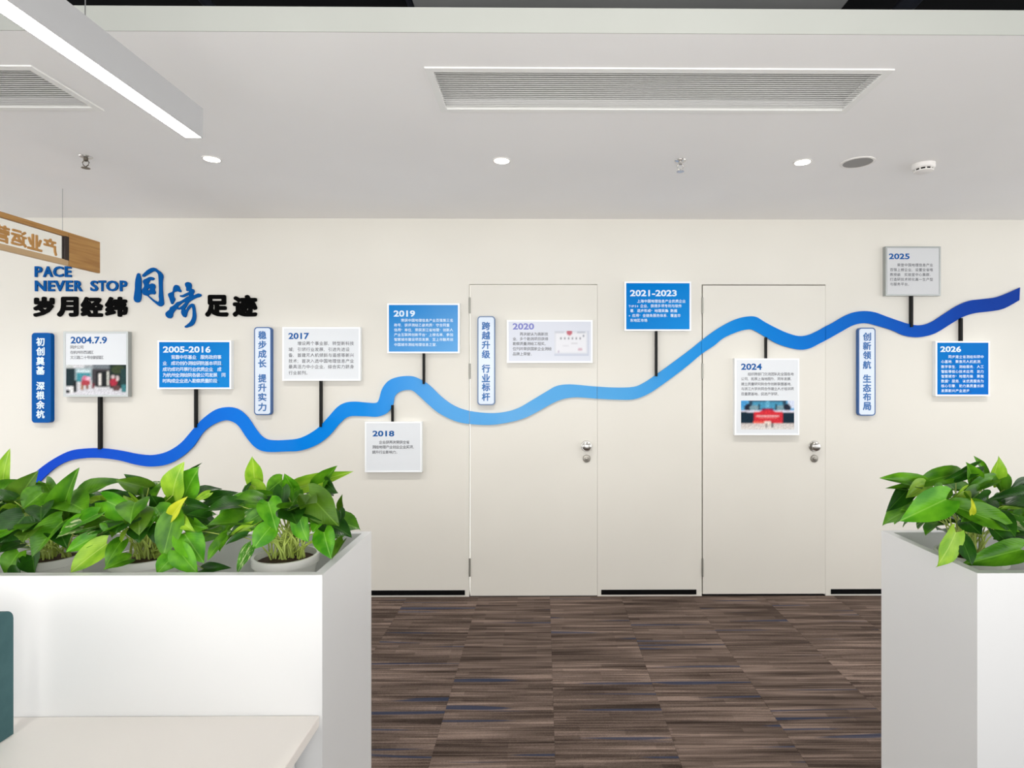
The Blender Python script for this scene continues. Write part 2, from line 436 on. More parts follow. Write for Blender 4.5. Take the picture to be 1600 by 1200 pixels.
vent(v1, 'white slatted air vent at the left, partly behind the hanging lamp')

# downlights, speaker, detector, sprinklers
def ceil_at(px, py):
    v = (PPY-py)/F; Y = (H-EYE)/v*math.cos(YAW); return PX(px, Y), Y
for px, py, lab in ((331, 250, 'round lit ceiling downlight beside the end of the hanging lamp'), (784, 251, 'round lit ceiling downlight below the long vent'), (1254, 252, 'round lit ceiling downlight next to the round grey speaker')):
    x, y = ceil_at(px, py)
    t = empty('downlight', (x, y, H), lab, 'downlight', 'recessed downlights in a row')
    MB().lathe((x, y, H), [(.047, 0), (.047, -.003), (.040, -.004), (.036, -.001)], 32, cap0=False, cap1=False).build('trim_ring', white_plastic, t, smooth=True)
    MB().lathe((x, y, H-.0035), [(.0365, 0), (.0365, .002)], 32).build('lens', down_m, t)
    l = bpy.data.lights.new('downlight_and_fill_beam', 'SPOT'); l.energy = 80; l.spot_size = math.radians(128); l.spot_blend = 1.0; l.shadow_soft_size = .04; l.color = (1, .965, .92)
    lo = bpy.data.objects.new('downlight_and_fill_beam', l); link(lo); lo.parent = t; lo.location = (0, 0, -.012)
for xx in (-3.22, -4.74, 2.86, 4.38):      # unseen fill spots added past both sides, spaced like the downlight row
    l = bpy.data.lights.new('downlight_and_fill_beam', 'SPOT'); l.energy = 80; l.spot_size = math.radians(128); l.spot_blend = 1.0; l.shadow_soft_size = .04; l.color = (1, .965, .92)
    lo = bpy.data.objects.new('downlight_and_fill_beam', l); link(lo); lo.location = (xx, 2.96, H-.012)
x, y = ceil_at(1340, 252)
t = empty('ceiling_speaker', (x, y, H), 'round flat grey speaker in the ceiling right of the downlights', 'speaker')
MB().lathe((x, y, H), [(.082, 0), (.082, -.004), (.074, -.006), (.070, -.004)], 40, cap0=False, cap1=False).build('ring', white_plastic, t, smooth=True)
MB().lathe((x, y, H-.0005), [(.0705, 0), (.0705, -.003)], 40).build('grille', mottled('speaker_grille', (152,150,147), .7, 6, 300), t)
x, y = ceil_at(1443, 255)
t = empty('smoke_detector', (x, y, H), 'small white round smoke detector on the ceiling at the right', 'smoke detector')
MB().lathe((x, y, H), [(.054, 0), (.054, -.018), (.050, -.024), (.047, -.026)], 36, cap0=False).build('base', white_plastic, t, smooth=True)
MB().lathe((x, y, H-.026), [(.040, 0), (.040, -.010)], 36).build('chamber', black_m, t)
cg = MB()
for k in range(10):
    a = k*math.pi/5; c, s = math.cos(a), math.sin(a)
    cg.tube([(x+.043*c, y+.043*s, H-.025), (x+.042*c, y+.042*s, H-.037)], .004, seg=6)
cg.build('vent_ribs', white_plastic, t)
MB().lathe((x, y, H-.035), [(.045, 0), (.044, -.004), (.030, -.010), (.010, -.011)], 36).build('cover', white_plastic, t, smooth=True)
for px, py, lab, mm in ((1063, 250, 'small chrome fire sprinkler in the ceiling right of the middle downlight', mat('chrome', (205,202,198), .25, .9)), (134, 247, 'small dark fire sprinkler in the ceiling at the left, over the hanging sign', mat('bronze', (110,104,94), .35, .8))):
    x, y = ceil_at(px, py)
    t = empty('fire_sprinkler', (x, y, H), lab, 'sprinkler')
    MB().lathe((x, y, H), [(.030, 0), (.028, -.004), (.014, -.008), (.010, -.008)], 28).build('escutcheon', mat('chrome', (205,202,198), .25, .9), t, smooth=True)
    MB().lathe((x, y, H-.008), [(.010, 0), (.010, -.012), (.006, -.016)], 16).build('nozzle', mm, t, smooth=True)
    a = MB()
    for s in (-1, 1): a.tube([(x+s*.008, y, H-.018), (x+s*.017, y, H-.030), (x+s*.012, y, H-.043), (x, y, H-.052)], .0026, seg=6)
    a.build('yoke', mm, t, smooth=True)
    MB().lathe((x, y, H-.058), [(.005, .008), (.006, .002), (.019, .001), (.019, -.001)], 20).build('deflector', mm, t, smooth=True)

# ------------------------------------------------------------------ hanging linear lamp
YE = 1.93
lx1, lx0 = PX(316, YE), PX(289, YE); lz0 = PZ(316, 215.5, YE); lz1 = PZ(316, 169, YE)
t = empty('pendant_lamp', ((lx0+lx1)/2, .6, lz0), 'long grey linear lamp with a lit white underside hanging at the top left', 'pendant lamp')
hm = MB(); w = .003
hm.box(lx0, lx0+w, -1.0, YE, lz0, lz1-.003); hm.box(lx1-w, lx1, -1.0, YE, lz0, lz1-.003)
hm.box(lx0, lx1, -1.0, YE, lz1-.003, lz1)
hm.build('housing', lamp_house, t)
box('end_cap', lx0, lx1, YE, YE+.003, lz0, lz1, lamp_house, t); box('end_cap', lx0, lx1, -1.003, -1.0, lz0, lz1, lamp_house, t)
box('diffuser', lx0+w, lx1-w, -.998, YE-.001, lz0+.001, lz0+.006, lens_m, t)
for y in (1.475, -.6):
    MB().tube([((lx0+lx1)/2, y, lz1), ((lx0+lx1)/2, y, 3.4)], .0013, seg=6).build('suspension_cable', mat('cable', (150,150,150), .4, .6), t)
    MB().lathe(((lx0+lx1)/2, y, lz1), [(.006, 0), (.006, .012), (.002, .016)], 12).build('cable_grip', steel, t)

# ------------------------------------------------------------------ hanging wooden sign, seen from behind
SX = -2.83
t = empty('hanging_sign', (SX, 3.0, 2.205), 'hanging wood-framed sign with mirrored golden characters on clear glass', 'sign')
y0, y1, z0, z1 = 1.9, 3.707, 2.205, 2.405
box('end_block', SX-.020, SX, 3.462, y1, z0, z1, wood_m, t, bevel=.002)
box('top_rail', SX-.020, SX, y0, 3.462, 2.375, z1, wood_m, t, bevel=.002)
box('bottom_rail', SX-.020, SX, y0, 3.462, z0, 2.238, mat('sign_wood_pale', (196,164,122), .4), t, bevel=.002)
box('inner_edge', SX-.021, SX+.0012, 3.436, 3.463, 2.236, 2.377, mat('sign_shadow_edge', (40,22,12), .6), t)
box('end_block', SX-.020, SX, y0-.25, y0, z0, z1, wood_m, t, bevel=.002)
glass = bpy.data.materials.new('sign_glass'); glass.use_nodes = True
gb = glass.node_tree.nodes['Principled BSDF']; gb.inputs['Transmission Weight'].default_value = 1; gb.inputs['Roughness'].default_value = 0; gb.inputs['IOR'].default_value = 1.08; gb.inputs['Base Color'].default_value = (.97, .98, .97, 1)
box('glass_pane', SX-.014, SX-.010, y0, 3.436, 2.238, 2.375, glass, t)
gold = mat('sign_gold', (190,140,76), .4, .2)
for ch, yc in (('产', 3.342), ('业', 3.240), ('运', 3.142), ('营', 3.044), ('中', 2.940)):
    v, f = text_mesh(ch, .03, 2); a, b_, c, d = bbox(v)
    k = .092/max(b_-a, d-c)
    zc = 2.292
    extr('letter', [((p[0]-(a+b_)/2)*k, (p[1]-(c+d)/2)*k)+tuple(p[2:]) for p in v], f, lambda p, q: (SX-.010+.006-q, yc-p[0], zc+p[1]), .006, gold, t)
MB().tube([(SX-.01, 3.43, z1), (SX-.01, 3.43, H)], .0013, seg=6).build('suspension_cable', mat('cable', (150,150,150), .4, .6), t)
MB().tube([(SX-.01, 2.0, z1), (SX-.01, 2.0, H)], .0022, seg=6).build('suspension_cable', mat('cable', (150,150,150), .4, .6), t)

# ------------------------------------------------------------------ wall title
title_blue = mat('title_blue', (0,84,156), .5, **{'Specular IOR Level': .05}); title_black = mat('title_black', (6,6,6), .6, **{'Specular IOR Level': .03})
YT = D-.010
def R(x0, y0, x1, y1, Y=YT):
    return PX(x0, Y), PX(x1, Y), PZ((x0+x1)/2, y1, Y), PZ((x0+x1)/2, y0, Y)
def capitals(label, y0, y1, items):
    a = R(items[0][1], y0, items[-1][2], y1)
    t = empty('wall_lettering', (a[0], D, a[2]), label, 'lettering', 'raised lettering of the wall title')
    for ch, x0, x1 in items:
        q = R(x0, y0, x1, y1); v, f = text_mesh(ch, .03, 3); aa, bb, cc, dd = bbox(v)
        extr('letter', [(q[0]+(p[0]-aa)*(q[1]-q[0])/(bb-aa), q[2]+(p[1]-cc)*(q[3]-q[2])/(dd-cc))+tuple(p[2:]) for p in v], f, lambda p, s: (p[0], YT+s, p[1]), .009, title_blue, t)
capitals('blue raised capitals PACE on the wall, just under the hanging sign', 416, 432.7, (('P', 53.7, 65.3), ('A', 66.6, 82), ('C', 82.5, 98.5), ('E', 100.7, 111)))
capitals('blue raised capitals NEVER STOP, below the word PACE', 438.3, 455, (('N', 54, 71.5), ('E', 74.6, 85), ('V', 84.7, 101), ('E', 102.4, 113), ('R', 115.6, 128.6), ('S', 140.7, 152.5), ('T', 153.4, 165), ('O', 165.4, 184.5), ('P', 186.8, 198)))
a = R(51, 463.5, 198.6, 495)
t = empty('wall_lettering', (a[0], D, a[2]), 'four heavy black Chinese characters below the words NEVER STOP', 'lettering', 'raised lettering of the wall title')
for ch, x0, x1 in (('岁', 51.2, 84), ('月', 88.5, 121.5), ('经', 125.5, 160), ('纬', 163.5, 198.6)):
    q = R(x0, 463.5, x1, 495)
    v, f = text_mesh(ch, .056, 3); aa, bb, cc, dd = bbox(v)
    extr('character', [(q[0]+(p[0]-aa)*(q[1]-q[0])/(bb-aa), q[2]+(p[1]-cc)*(q[3]-q[2])/(dd-cc))+tuple(p[2:]) for p in v], f, lambda p, s: (p[0], YT+s, p[1]), .009, title_black, t)
a = R(320, 460.5, 401.5, 495)
t = empty('wall_lettering', (a[0], D, a[2]), 'two heavy black Chinese characters right of the blue brush writing', 'lettering', 'raised lettering of the wall title')
for ch, x0, x1 in (('足', 320, 356.5), ('迹', 363, 401.5)):
    q = R(x0, 460.5, x1, 495)
    v, f = text_mesh(ch, .056, 3); aa, bb, cc, dd = bbox(v)
    extr('character', [(q[0]+(p[0]-aa)*(q[1]-q[0])/(bb-aa), q[2]+(p[1]-cc)*(q[3]-q[2])/(dd-cc))+tuple(p[2:]) for p in v], f, lambda p, s: (p[0], YT+s, p[1]), .009, title_black, t)
# brush characters, from closed outlines (zoomed pixels / 11.425 + (200, 410))
TONG = [[(185,190),(215,240),(232,340),(228,470),(232,600),(215,680),(180,712),(130,705),(102,660),(105,590),(120,480),(125,350),(140,270)],
        [(250,245),(300,175),(360,125),(430,95),(480,98),(530,135),(590,180),(622,240),(612,330),(612,460),(620,590),(632,700),(632,745),(610,770),(570,785),(530,765),(470,715),(410,665),(340,600),(280,580),(245,530),(250,480),(280,440),(285,400),(262,350),(268,320),(330,285),(380,260),(430,262),(465,290),(440,315),(390,320),(370,350),(365,388),(430,375),(475,400),(482,440),(470,480),(485,540),(465,570),(430,565),(360,590),(385,610),(440,655),(500,690),(538,702),(545,600),(550,480),(545,370),(540,260),(530,205),(505,175),(470,155),(400,185),(330,225),(262,257)],
        [(345,490),(370,460),(388,470),(368,498)]]
JI = [[(860,400),(900,420),(925,470),(945,520),(925,530),(880,515),(850,520),(820,530),(810,560),(815,610),(835,655),(815,700),(780,745),(755,700),(735,640),(715,590),(715,560),(760,535),(790,520),(800,470),(820,420)],
      [(668,905),(700,870),(735,840),(752,800),(790,780),(830,750),(870,710),(930,690),(1000,650),(1040,620),(1085,585),(1045,592),(990,618),(940,615),(920,595),(970,580),(1040,545),(1085,515),(1040,505),(1035,450),(1015,400),(1020,370),(1060,350),(1110,365),(1130,410),(1130,465),(1165,480),(1180,520),(1162,578),(1220,563),(1260,553),(1305,580),(1290,605),(1220,630),(1150,665),(1080,715),(1045,775),(1018,845),(1060,795),(1110,745),(1155,735),(1185,780),(1200,870),(1210,960),(1195,1050),(1150,1120),(1080,1150),(1010,1155),(1050,1110),(1100,1065),(1140,990),(1150,900),(1145,830),(1130,795),(1090,830),(1060,880),(1035,960),(1015,980),(970,950),(945,890),(945,835),(900,842),(860,835),(832,860),(800,910),(782,975),(740,998),(690,975),(668,940)],
      [(888,800),(930,750),(985,712),(1015,708),(990,745),(945,785),(905,808)]]
def spline_mesh(loops, fn, th):
    c = bpy.data.curves.new('b', 'CURVE'); c.dimensions = '2D'; c.fill_mode = 'BOTH'; c.extrude = th/2; c.resolution_u = 4
    for lp in loops:
        s = c.splines.new('BEZIER'); s.bezier_points.add(len(lp)-1); s.use_cyclic_u = True
        for bp_, p in zip(s.bezier_points, lp):
            q = fn(p); bp_.co = (q[0], q[1], 0); bp_.handle_left_type = bp_.handle_right_type = 'AUTO'
    o = bpy.data.objects.new('b', c); me = bpy.data.meshes.new_from_object(o)
    v = [tuple(p.co) for p in me.vertices]; f = [tuple(p.vertices) for p in me.polygons]
    bpy.data.objects.remove(o); bpy.data.curves.remove(c); bpy.data.meshes.remove(me)
    return v, f
t = empty('wall_lettering', (PX(262, D), D, PZ(262, 505, D)), 'blue brush-written pair of Chinese characters between the black ones', 'lettering', 'raised lettering of the wall title')
for loops in (TONG, JI):
    v, f = spline_mesh(loops, lambda p: (PX(200+p[0]/11.425, YT), PZ(260, 410+p[1]/11.425, YT)), .009)
    obj('character', [(p[0], YT+.0045-p[2], p[1]) for p in v], f, title_blue, t)

# ------------------------------------------------------------------ ribbon
TOP = [(47.5,744),(75,722.5),(105,706),(130,701),(160,700.5),(190,704.5),(215,709.5),(237,711),(260,706),(282,692.5),(302,670),(317,654),(337,640),(357,636),(373,640),(387,652),(400,671),(410,682.5),(422,687.5),(445,687.5),(470,684),(495,670),(512,652.5),(527,636),(540,629),(555,627.5),(572,629),(587,629.5),(592,624),(597,607.5),(607,595),(622,589),(640,587.5),(652,590.5),(670,601),(690,620),(710,634),(733,642),(765,645.5),(790,643.5),(810,637.5),(830,626),(855,611),(870,603),(890,600.5),(920,603),(933,604),(960,605.5),(990,604.5),(1007,597.5),(1027,584),(1060,560),(1080,545),(1096,532),(1116,517),(1135,505.6),(1152,498),(1169,494.4),(1182,495.3),(1195,503),(1212,512),(1229,519.7),(1247.5,525),(1262.5,523.4),(1277.5,517),(1290,510),(1300,505),(1319,494),(1334,488),(1350.6,486),(1367.5,488),(1386,494.7),(1407,502),(1424,507),(1439,508),(1455.6,503),(1476,490),(1495,478),(1514,470),(1532.5,467.5),(1555,464.7),(1574,458),(1594,449)]
BOT = [(59,756),(82,734),(105,721),(130,716),(155,715.5),(185,719),(212,726),(235,729),(260,726),(282,715),(302,697.5),(317,676),(332,664),(350,657),(362,658.5),(373,666),(386,685),(400,700),(417,706),(447,705.5),(470,704),(495,695),(515,680),(530,662.5),(545,651),(570,650.5),(590,651),(605,645),(614,632.5),(617,619),(627,611),(642,609.5),(652,616),(667,630),(685,645),(710,657.5),(733,662.5),(765,664),(790,661),(815,655),(835,646),(870,627),(895,621),(920,622),(933,623),(965,624.5),(990,624),(1012,616),(1035,601),(1070,575),(1096,553.4),(1116,540),(1131,528),(1154,518),(1170.6,514.6),(1180,517),(1197,527),(1214,536.6),(1232.5,543),(1251,546.5),(1266,544),(1281,536.6),(1290,532),(1300,526.5),(1315,518),(1334,508),(1352.5,505),(1371,509),(1394,516),(1412.5,524),(1431,527),(1448,525),(1465,519),(1487.5,505),(1506,494.7),(1525,489),(1551,486),(1570,481.6),(1593,469)]
def smooth_curve(P, n=4):
    out = []
    for i in range(len(P)-1):
        p0, p1, p2, p3 = P[max(i-1, 0)], P[i], P[i+1], P[min(i+2, len(P)-1)]
        for k in range(n):
            t_ = k/n
            out.append(tuple(.5*((2*p1[j])+(-p0[j]+p2[j])*t_+(2*p0[j]-5*p1[j]+4*p2[j]-p3[j])*t_*t_+(-p0[j]+3*p1[j]-3*p2[j]+p3[j])*t_**3) for j in (0, 1)))
    return out+[P[-1]]
def ribbon_mat():
    m = mat('ribbon_acrylic', (20,120,220), .08, **{'Specular IOR Level': .06}); nt, lk, b = nodes(m)
    g = nt.new('ShaderNodeNewGeometry'); sp = nt.new('ShaderNodeSeparateXYZ'); lk.new(g.outputs['Position'], sp.inputs[0])
    mr = nt.new('ShaderNodeMapRange'); mr.inputs[1].default_value = -3.65; mr.inputs[2].default_value = 3.4; lk.new(sp.outputs['X'], mr.inputs[0])
    r = ramp(nt, [(0, (0,62,196)), (.12, (0,84,206)), (.24, (0,122,226)), (.34, (14,136,224)), (.42, (92,166,228)), (.50, (92,166,222)), (.60, (80,162,222)), (.66, (40,144,218)), (.72, (0,128,212)), (.80, (0,108,204)), (.88, (0,80,182)), (.94, (0,60,160)), (1, (0,54,150))])
    lk.new(mr.outputs[0], r.inputs[0]); lk.new(r.outputs[0], b.inputs['Base Color'])
    return m
rm = ribbon_mat()
rib = empty('timeline_ribbon', (PX(820, D), D, PZ(820, 720, D)), 'long wavy glossy blue ribbon running across the wall and both doors', 'ribbon')
top = smooth_curve(TOP); bot = smooth_curve(BOT)
cuts = [0, 733.5, 933, 1096, 1290, 2000]
def cut(P, a, b_):
    out = []
    for i in range(len(P)):
        p = P[i]
        if i:
            q = P[i-1]
            for c in (a, b_):
                if q[0] < c <= p[0]:
                    k = (c-q[0])/(p[0]-q[0]); out.append((c, q[1]+k*(p[1]-q[1])))
        if a < p[0] < b_: out.append(p)
    return out
YR = D-.013
for i in range(5):
    a, b_ = cuts[i]+.3, cuts[i+1]-.3
    poly = cut(top, a, b_)+cut(bot, a, b_)[::-1]
    pl = []
    for p in poly:
        if not pl or (abs(p[0]-pl[-1][0])+abs(p[1]-pl[-1][1])) > .3: pl.append(p)
    pts = [(PX(p[0], YR), PZ(p[0], p[1], YR)) for p in pl]
    MB().prism_xz(pts, YR, D-.003).build('ribbon_segment', rm, rib)

# ------------------------------------------------------------------ plaques
YP = D-.036
head_blue = mat('print_blue', (18,88,158), .3, **{'Specular IOR Level': .1}); print_grey = mat('print_grey', (104,106,112), .3); print_white = mat('print_white', (214,234,248), .2)
def blue_panel(name, c0, c1):
    m = mat(name, c0, .12, **{'Specular IOR Level': .06}); nt, lk, b = nodes(m)
    tc = nt.new('ShaderNodeTexCoord'); sp = nt.new('ShaderNodeSeparateXYZ'); lk.new(tc.outputs['Generated'], sp.inputs[0])
    ad = nt.new('ShaderNodeMath'); ad.operation = 'SUBTRACT'; lk.new(sp.outputs['X'], ad.inputs[0]); lk.new(sp.outputs['Z'], ad.inputs[1])
    mr = nt.new('ShaderNodeMapRange'); mr.inputs[1].default_value = -1; lk.new(ad.outputs[0], mr.inputs[0])
    r = ramp(nt, [(0, c0), (1, c1)]); lk.new(mr.outputs[0], r.inputs[0]); lk.new(r.outputs[0], b.inputs['Base Color'])
    return m
def picture(name, parent, r, paint, nx=72, nz=40, Y=None):
    """a printed photo: coloured cells of one flat sheet"""
    V = []; Fc = []; cols = []
    for j in range(nz+1):
        for i in range(nx+1): V.append((r[0]+(r[1]-r[0])*i/nx, Y, r[2]+(r[3]-r[2])*j/nz))
    for j in range(nz):
        for i in range(nx): Fc.append((j*(nx+1)+i, j*(nx+1)+i+1, (j+1)*(nx+1)+i+1, (j+1)*(nx+1)+i))
    if 'print_photo' not in M:
        m = mat('print_photo', (128,128,128), .35, **{'Specular IOR Level': .1}); nt, lk, b = nodes(m); at = nt.new('ShaderNodeVertexColor'); at.layer_name = 'print'; lk.new(at.outputs[0], b.inputs['Base Color'])
    o = obj(name, V, Fc, M['print_photo'], parent)
    ca = o.data.color_attributes.new('print', 'FLOAT_COLOR', 'POINT'); raw = []
    for k in range((nx+1)*(nz+1)):
        u = (k % (nx+1))/nx; w = 1-(k//(nx+1))/nz
        c = (128,128,128)
        for sh in paint:
            kind, x0, y0, x1, y1, col = sh
            if kind == 'r' and x0 <= u <= x1 and y0 <= w <= y1: c = col
            if kind == 'e' and ((u-(x0+x1)/2)/((x1-x0)/2))**2+((w-(y0+y1)/2)/((y1-y0)/2))**2 <= 1: c = col
            if kind == 't' and y0 <= w <= y1 and abs(u-(x0+x1)/2) <= (x1-x0)/2*(w-y0)/(y1-y0+1e-6): c = col
            if kind == 'T' and y0 <= w <= y1 and x0+(x1[0]-x0)*(w-y0)/(y1-y0) <= u <= x1[1]+(x1[2]-x1[1])*(w-y0)/(y1-y0): c = col
        raw.append(lin(c))
    W_, H_ = nx+1, nz+1; rnd = random.Random(5)
    for i in range(H_*W_):
        x, y = i % W_, i//W_; acc = [0, 0, 0]; n = 0
        for dx in (-1, 0, 1):
            for dy in (-1, 0, 1):
                if 0 <= x+dx < W_ and 0 <= y+dy < H_:
                    q = raw[(y+dy)*W_+x+dx]; n += 1
                    for j in range(3): acc[j] += q[j]
        g_ = rnd.uniform(.80, 1.2) if name == 'photograph' else 1
        ca.data[i].color = tuple(min(1, a_/n*g_) for a_ in acc)+(1,)
    return o
def plaque(rect, label, blue, head, hrect, lines, x_left, pitch, ys, fs, rod=None, side=alu, front=alu, panel=None, fw=.011, pic=None, hcol=None, tcol=None, bold=.014, xr=None, group='year plaques on the timeline wall'):
    x0, x1, z0, z1 = R(*rect, Y=YP)
    t = empty('year_plaque', ((x0+x1)/2, D, z0), label, 'plaque', 'year plaques on the timeline wall')
    fr = MB(); y0 = YP; y1 = D
    fr.box(x0, x1, y0, y1, z1-fw, z1); fr.box(x0, x1, y0, y1, z0, z0+fw)
    fr.box(x0, x0+fw, y0, y1, z0+fw, z1-fw); fr.box(x1-fw, x1, y0, y1, z0+fw, z1-fw)
    fr.build('frame', front, t)
    yp = YP+.002
    box('panel', x0+fw, x1-fw, yp, yp+.004, z0+fw, z1-fw, panel, t)
    h = Flat(); a = R(*hrect, Y=YP); h.text_fit(head, *a, bold=.03, res=3)
    h.build_y('year_heading', hcol or (print_white if blue else head_blue), yp-.0006, t)
    b = Flat()
    wid = max(sum(1 if ord(c) > 127 else .58 for c in q) for q in lines)
    pitch = min(pitch, ((xr or rect[2]-8.5)-x_left)/wid)
    for s, y in zip(lines, ys):
        zb = PZ((rect[0]+rect[2])/2, y+fs/2, YP); xl = PX(x_left, YP); pp = PX(x_left+pitch, YP)-xl
        b.chars(s, xl, zb, pp, fs*.0045*.99, bold)
    b.build_y('body_text', tcol or (print_white if blue else print_grey), yp-.0006, t)
    if pic:
        nm, pr, paint = pic
        picture(nm, t, R(*pr, Y=YP), paint, Y=yp-.0004)
    if rod:
        rx, ra, rb, rw = rod
        xr = PX(rx, D-.02); w = rw*.0045/2*.85
        box('rod', xr-w, xr+w, D-.026, D-.001, PZ(rx, rb, D-.02), PZ(rx, ra, D-.02), rod_m, t)
    return t
W = white_panel
SK = (196,200,198)
pic04 = ('photograph', (103, 570, 198, 617), [
    ('r', 0, 0, 1, 1, (205,205,208)), ('r', 0, .0, .12, .1, SK), ('r', 0, .12, .17, .72, (16,40,46)), ('r', .14, .12, .42, .5, (150,170,175)), ('r', .17, .16, .40, .26, (196,214,218)), ('r', .18, .27, .40, .55, (60,140,152)),
    ('r', .30, .02, .44, .10, (150,156,160)), ('r', .44, 0, .72, .14, (110,118,124)), ('r', .42, .14, .72, .72, (60,56,60)), ('r', .50, .20, .70, .74, (20,22,26)), ('r', .53, .28, .57, .68, (230,226,220)), ('r', .67, .2, .705, .68, (225,225,215)),
    ('r', .71, 0, 1, .78, (22,40,36)), ('e', .74, .02, .96, .3, (52,66,38)), ('r', .90, .15, 1, .66, (28,60,60)),
    ('r', 0, .78, 1, 1, (206,206,212)), ('T', .14, 0, 0, .8, (0, 0, 0)) if False else ('r', .12, .56, .17, .92, (18,22,28)), ('e', .04, .7, .12, .96, (235,235,235)), ('r', 0, .84, .06, .94, (24,30,34)),
    ('e', .26, .36, .36, .62, (200,110,136)), ('e', .32, .38, .40, .6, (232,180,200)), ('r', .25, .6, .29, .84, (150,100,60)), ('r', .33, .6, .37, .82, (130,80,52)), ('e', .24, .5, .40, .7, (170,60,70)),
    ('e', .72, .44, .84, .72, (170,40,62)), ('e', .74, .34, .80, .46, (210,190,190)), ('e', .82, .36, .87, .54, (215,200,200)), ('r', .77, .68, .88, .86, (92,62,62)), ('r', .91, .66, .99, .9, (56,120,126)), ('e', .42, .6, .47, .8, (110,40,50))])
plaque((99,518,200,620), 'white square plaque headed 2004.7.9 with a street photograph in its lower half', False, '2004.7.9', (110,526,167,537), ['同步公司', '在杭州市西湖区', '文三路二十号创新园区'], 109.5, 5.2, (542.5,550.5,558.5), 5.6, (155.5, 620, 702, 4.5), front=alu_grey, panel=W, fw=.013, pic=pic04)
blueA = blue_panel('panel_blue', (0,116,200), (16,136,216)); blueB = blue_panel('panel_blue_pale', (14,128,206), (104,168,224)); blueC = blue_panel('panel_blue_deep', (0,114,192), (0,104,196))
plaque((246,532,361,608), 'blue plaque headed 2005-2016, left of the second crest of the ribbon', True, '2005-2016', (254.5,541,329,551), ['　　背靠中华基业，服务政府事', '业，成功创办测绘研院基本项目，', '成功成功开展行业优质企业，成', '为杭州全测绘院各级公司发展，同', '时构成企业进入勘察质量阶段。'], 254, 7.1, (558,567.5,577,586,595), 6.8, (305.5, 608, 668, 3.8), front=alu_white, panel=blueA)
plaque((441,511,563,595), 'white plaque headed 2017 with six lines of small grey writing', False, '2017', (450.5,520,483,530), ['　　增设两个事业部，转型新科技', '域；引领行业发展，引进先进设', '备，首建无人机倾斜与遥感等新兴', '技术；首次入选中国地理信息产业', '最具活力中小企业，综合实力跻身', '行业前列。'], 450.5, 6.85, (536.5,546,555,564,573,582.5), 6.4, (501, 595, 667, 3.8), front=alu_white, panel=W)
plaque((570,659,659,738), 'small white plaque headed 2018 hanging below the ribbon', False, '2018', (582,673,616,682), ['　　企业获再次荣获全省', '测绘地理产业创业企业奖项，', '提升行业影响力。'], 581.5, 6.0, (691,698.5,706.5), 5.4, (613, 633, 660, 3.6), front=alu_white, panel=W)
plaque((605,474,718,552), 'blue plaque headed 2019, standing over the highest crest left of the doors', True, '2019', (615,485,648.5,495), ['　　荣获中国地理信息产业百强第三名', '称号，获评测绘乙级资质“守合同重', '信用”单位，荣获浙江省地理“创新人', '产业互联网创新平台”上榜名单，参加', '智慧城市建设项目发展，至上市融资创', '中国城市测绘地理信息之窗。'], 615.5, 5.45, (500.5,508,515.5,523,530.5,538.5), 5.2, (662, 552, 600, 3.8), front=alu_white, panel=blueB)
cert = ('certificate', (866, 517, 920, 556), [('r', 0, 0, 1, 1, (196,202,216)), ('r', 0, .02, .97, .9, (214,217,224)), ('r', .05, .09, .92, .86, (226,227,232)), ('r', .02, .05, .28, .08, (190,194,204)), ('r', .66, .05, .9, .08, (170,176,188)),
    ('r', .18, .27, .22, .33, (110,112,120)), ('r', .29, .27, .33, .33, (120,122,130)), ('r', .4, .27, .44, .33, (120,122,130)), ('r', .51, .27, .55, .33, (120,122,130)), ('r', .62, .27, .66, .33, (120,122,130)), ('r', .73, .27, .77, .33, (120,122,130)),
    ('r', .12, .45, .8, .465, (206,208,214)), ('r', .5, .48, .68, .5, (180,180,186)), ('r', .24, .58, .42, .6, (200,200,206)), ('e', .68, .68, .82, .8, (206,176,188)), ('e', .1, .78, .15, .88, (190,180,200)), ('r', .82, .16, .87, .24, (110,116,132)), ('e', .36, -.06, .52, .18, (190,108,120))])
plaque((792,500,926,567), 'wide white-framed plaque headed 2020 on the left door, with a certificate print', False, '2020', (801,505,834.5,515), ['　　再次被认为高新技', '业，多个勘测项目获得', '勘察质量测绘工程奖。', '位列并荣获国家企业测绘', '品牌上荣誉。'], 801, 6.0, (522,529.5,537,545,553), 5.6, None, front=alu_white, panel=mat('panel_pale_lilac', (214,218,228), .4, **{'Specular IOR Level': .2}), xr=862, hcol=mat('print_violet', (112,116,190), .3), pic=cert)
plaque((976,440,1080,517), 'blue plaque headed 2021-2023, high on the wall between the two doors', True, '2021-2023', (984.5,453,1057.5,463), ['　　上海中国地理信息产业优质企业', 'TOP50企业，获得多项专利与软件', '著，逐步形成“地理采集+数据', '+应用”全链条服务体系，覆盖华', '东地区市场。'], 984.5, 5.75, (470.5,478,485.5,493,500.5), 5.3, (1025.5, 517, 588, 4), front=alu_white, panel=blueA)
